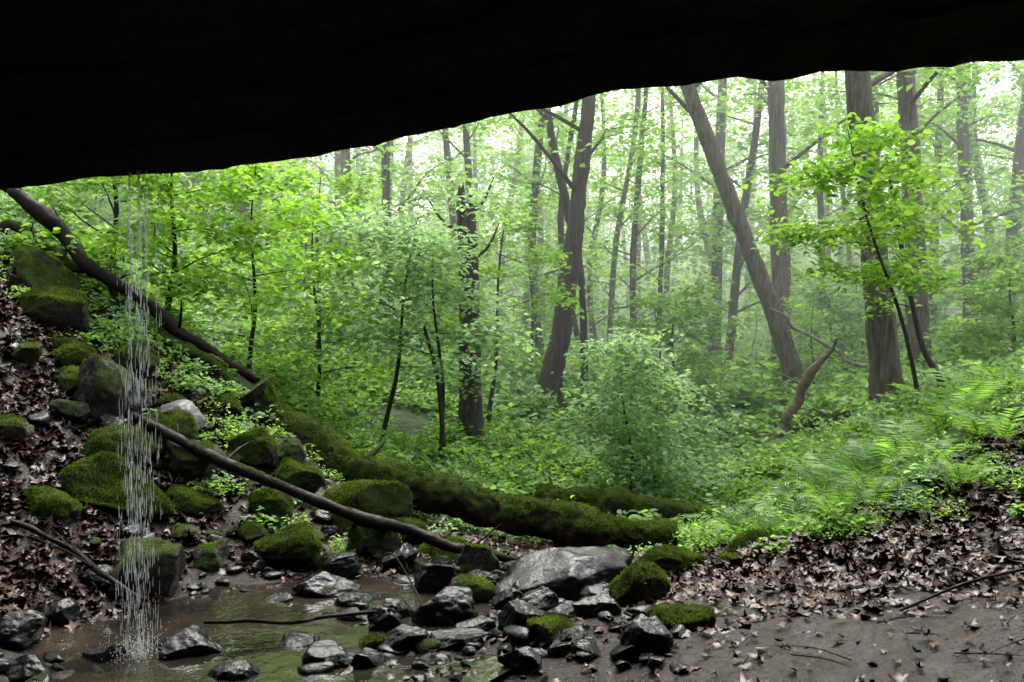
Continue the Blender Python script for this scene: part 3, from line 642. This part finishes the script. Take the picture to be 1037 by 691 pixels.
for k in range(120):
    side = rg.random() < .5
    a_, b_ = (rg.uniform(.9, 4.4), rg.uniform(4.1, 8)) if side else (rg.uniform(-4.8, -2.2), rg.uniform(5.6, 9.5))
    an = rg.uniform(0, 6.28); l = rg.uniform(.08, .35); c_, d_ = a_+math.cos(an)*l, b_+math.sin(an)*l
    parts += tube([(a_, b_, h1(a_, b_)+.02, .005), ((a_+c_)/2+.01, (b_+d_)/2, h1((a_+c_)/2, (b_+d_)/2)+.035, .004), (c_, d_, h1(c_, d_)+.02, .002)], 6, 5, .2, k)
build('twigs', parts, [M_barkD])

parts = []; rg = np.random.default_rng(14)
for k in range(1100):
    cx = rg.choice([-2.05, -2.0, -1.96, -2.1, -1.9], p=[.3, .35, .2, .075, .075])
    t = rg.random()**1.15; zt = 2.6-2.62*t; sx = .004+.02*t
    a_ = cx+rg.normal(0, sx); b_ = 4.95+rg.normal(0, sx); l = rg.uniform(.02, .07)*(1+.7*t); r = rg.uniform(.0011, .0023)*(1.25-.3*t)
    parts += tube([(a_, b_, zt+l, .0003), (a_+rg.normal(0, .002), b_, zt+l*.3, r), (a_, b_, zt, .0006)], 4, 5, 0, 0)
for k in range(700):
    an = rg.uniform(0, 6.28); rr_ = abs(rg.normal(0, .1)); zz = abs(rg.normal(0, .08))
    a_, b_ = -2.0+math.cos(an)*rr_, 4.95+math.sin(an)*rr_; s = rg.uniform(.001, .0035)
    parts += tube([(a_, b_, zz+s, s*.3), (a_, b_, zz, s), (a_, b_, zz-s, s*.3)], 4, 5, 0, 0)
build('trickling_waterfall', parts, [M_fall])

# ------------------------------------------------------------------ mist (real volume in the valley)
bm = bmesh.new(); bmesh.ops.create_cube(bm, size=1); me = bpy.data.meshes.new('valley_mist'); bm.to_mesh(me); bm.free()
mist = bpy.data.objects.new('valley_mist', me); COL.objects.link(mist); mist.location = (0, 87, 7); mist.scale = (240, 150, 20)
m, nt, out = newmat('mist_volume'); vs = nt.nodes.new('ShaderNodeVolumeScatter'); vs.inputs['Color'].default_value = (.93, 1, .92, 1); vs.inputs['Density'].default_value = .0095; vs.inputs['Anisotropy'].default_value = .3
nt.links.new(vs.outputs[0], out.inputs['Volume']); me.materials.append(m)

# ------------------------------------------------------------------ light
w = bpy.data.worlds.new('World'); scene.world = w; w.use_nodes = True; nt = w.node_tree
bg = nt.nodes['Background']; sky = nt.nodes.new('ShaderNodeTexSky'); sky.sky_type = 'NISHITA'; sky.sun_disc = False
EL, AZ = math.radians(58), math.radians(10)
sky.sun_elevation = EL; sky.sun_rotation = AZ; sky.dust_density = 3; sky.air_density = 1
hs = nt.nodes.new('ShaderNodeHueSaturation'); hs.inputs['Saturation'].default_value = .2; hs.inputs['Value'].default_value = 4.6
nt.links.new(sky.outputs[0], hs.inputs['Color']); nt.links.new(hs.outputs[0], bg.inputs[0]); bg.inputs[1].default_value = .15
sl = bpy.data.lights.new('sun', 'SUN'); sl.energy = 5; sl.angle = math.radians(25); sl.color = (1, .97, .9)
so = bpy.data.objects.new('sun', sl); COL.objects.link(so)
dirv = Vector((math.sin(AZ)*math.cos(EL), math.cos(AZ)*math.cos(EL), math.sin(EL)))
so.rotation_euler = dirv.to_track_quat('Z', 'Y').to_euler()

cam = bpy.data.cameras.new('camera'); co = bpy.data.objects.new('camera', cam); COL.objects.link(co)
co.location = (0, 0, 1.7); co.rotation_euler = (math.pi/2, 0, 0); cam.sensor_width = 36; cam.lens = 32.46; cam.clip_end = 1000; cam.clip_start = .05
scene.camera = co
scene.view_settings.view_transform = 'Standard'; scene.view_settings.look = 'None'; scene.view_settings.exposure = 0
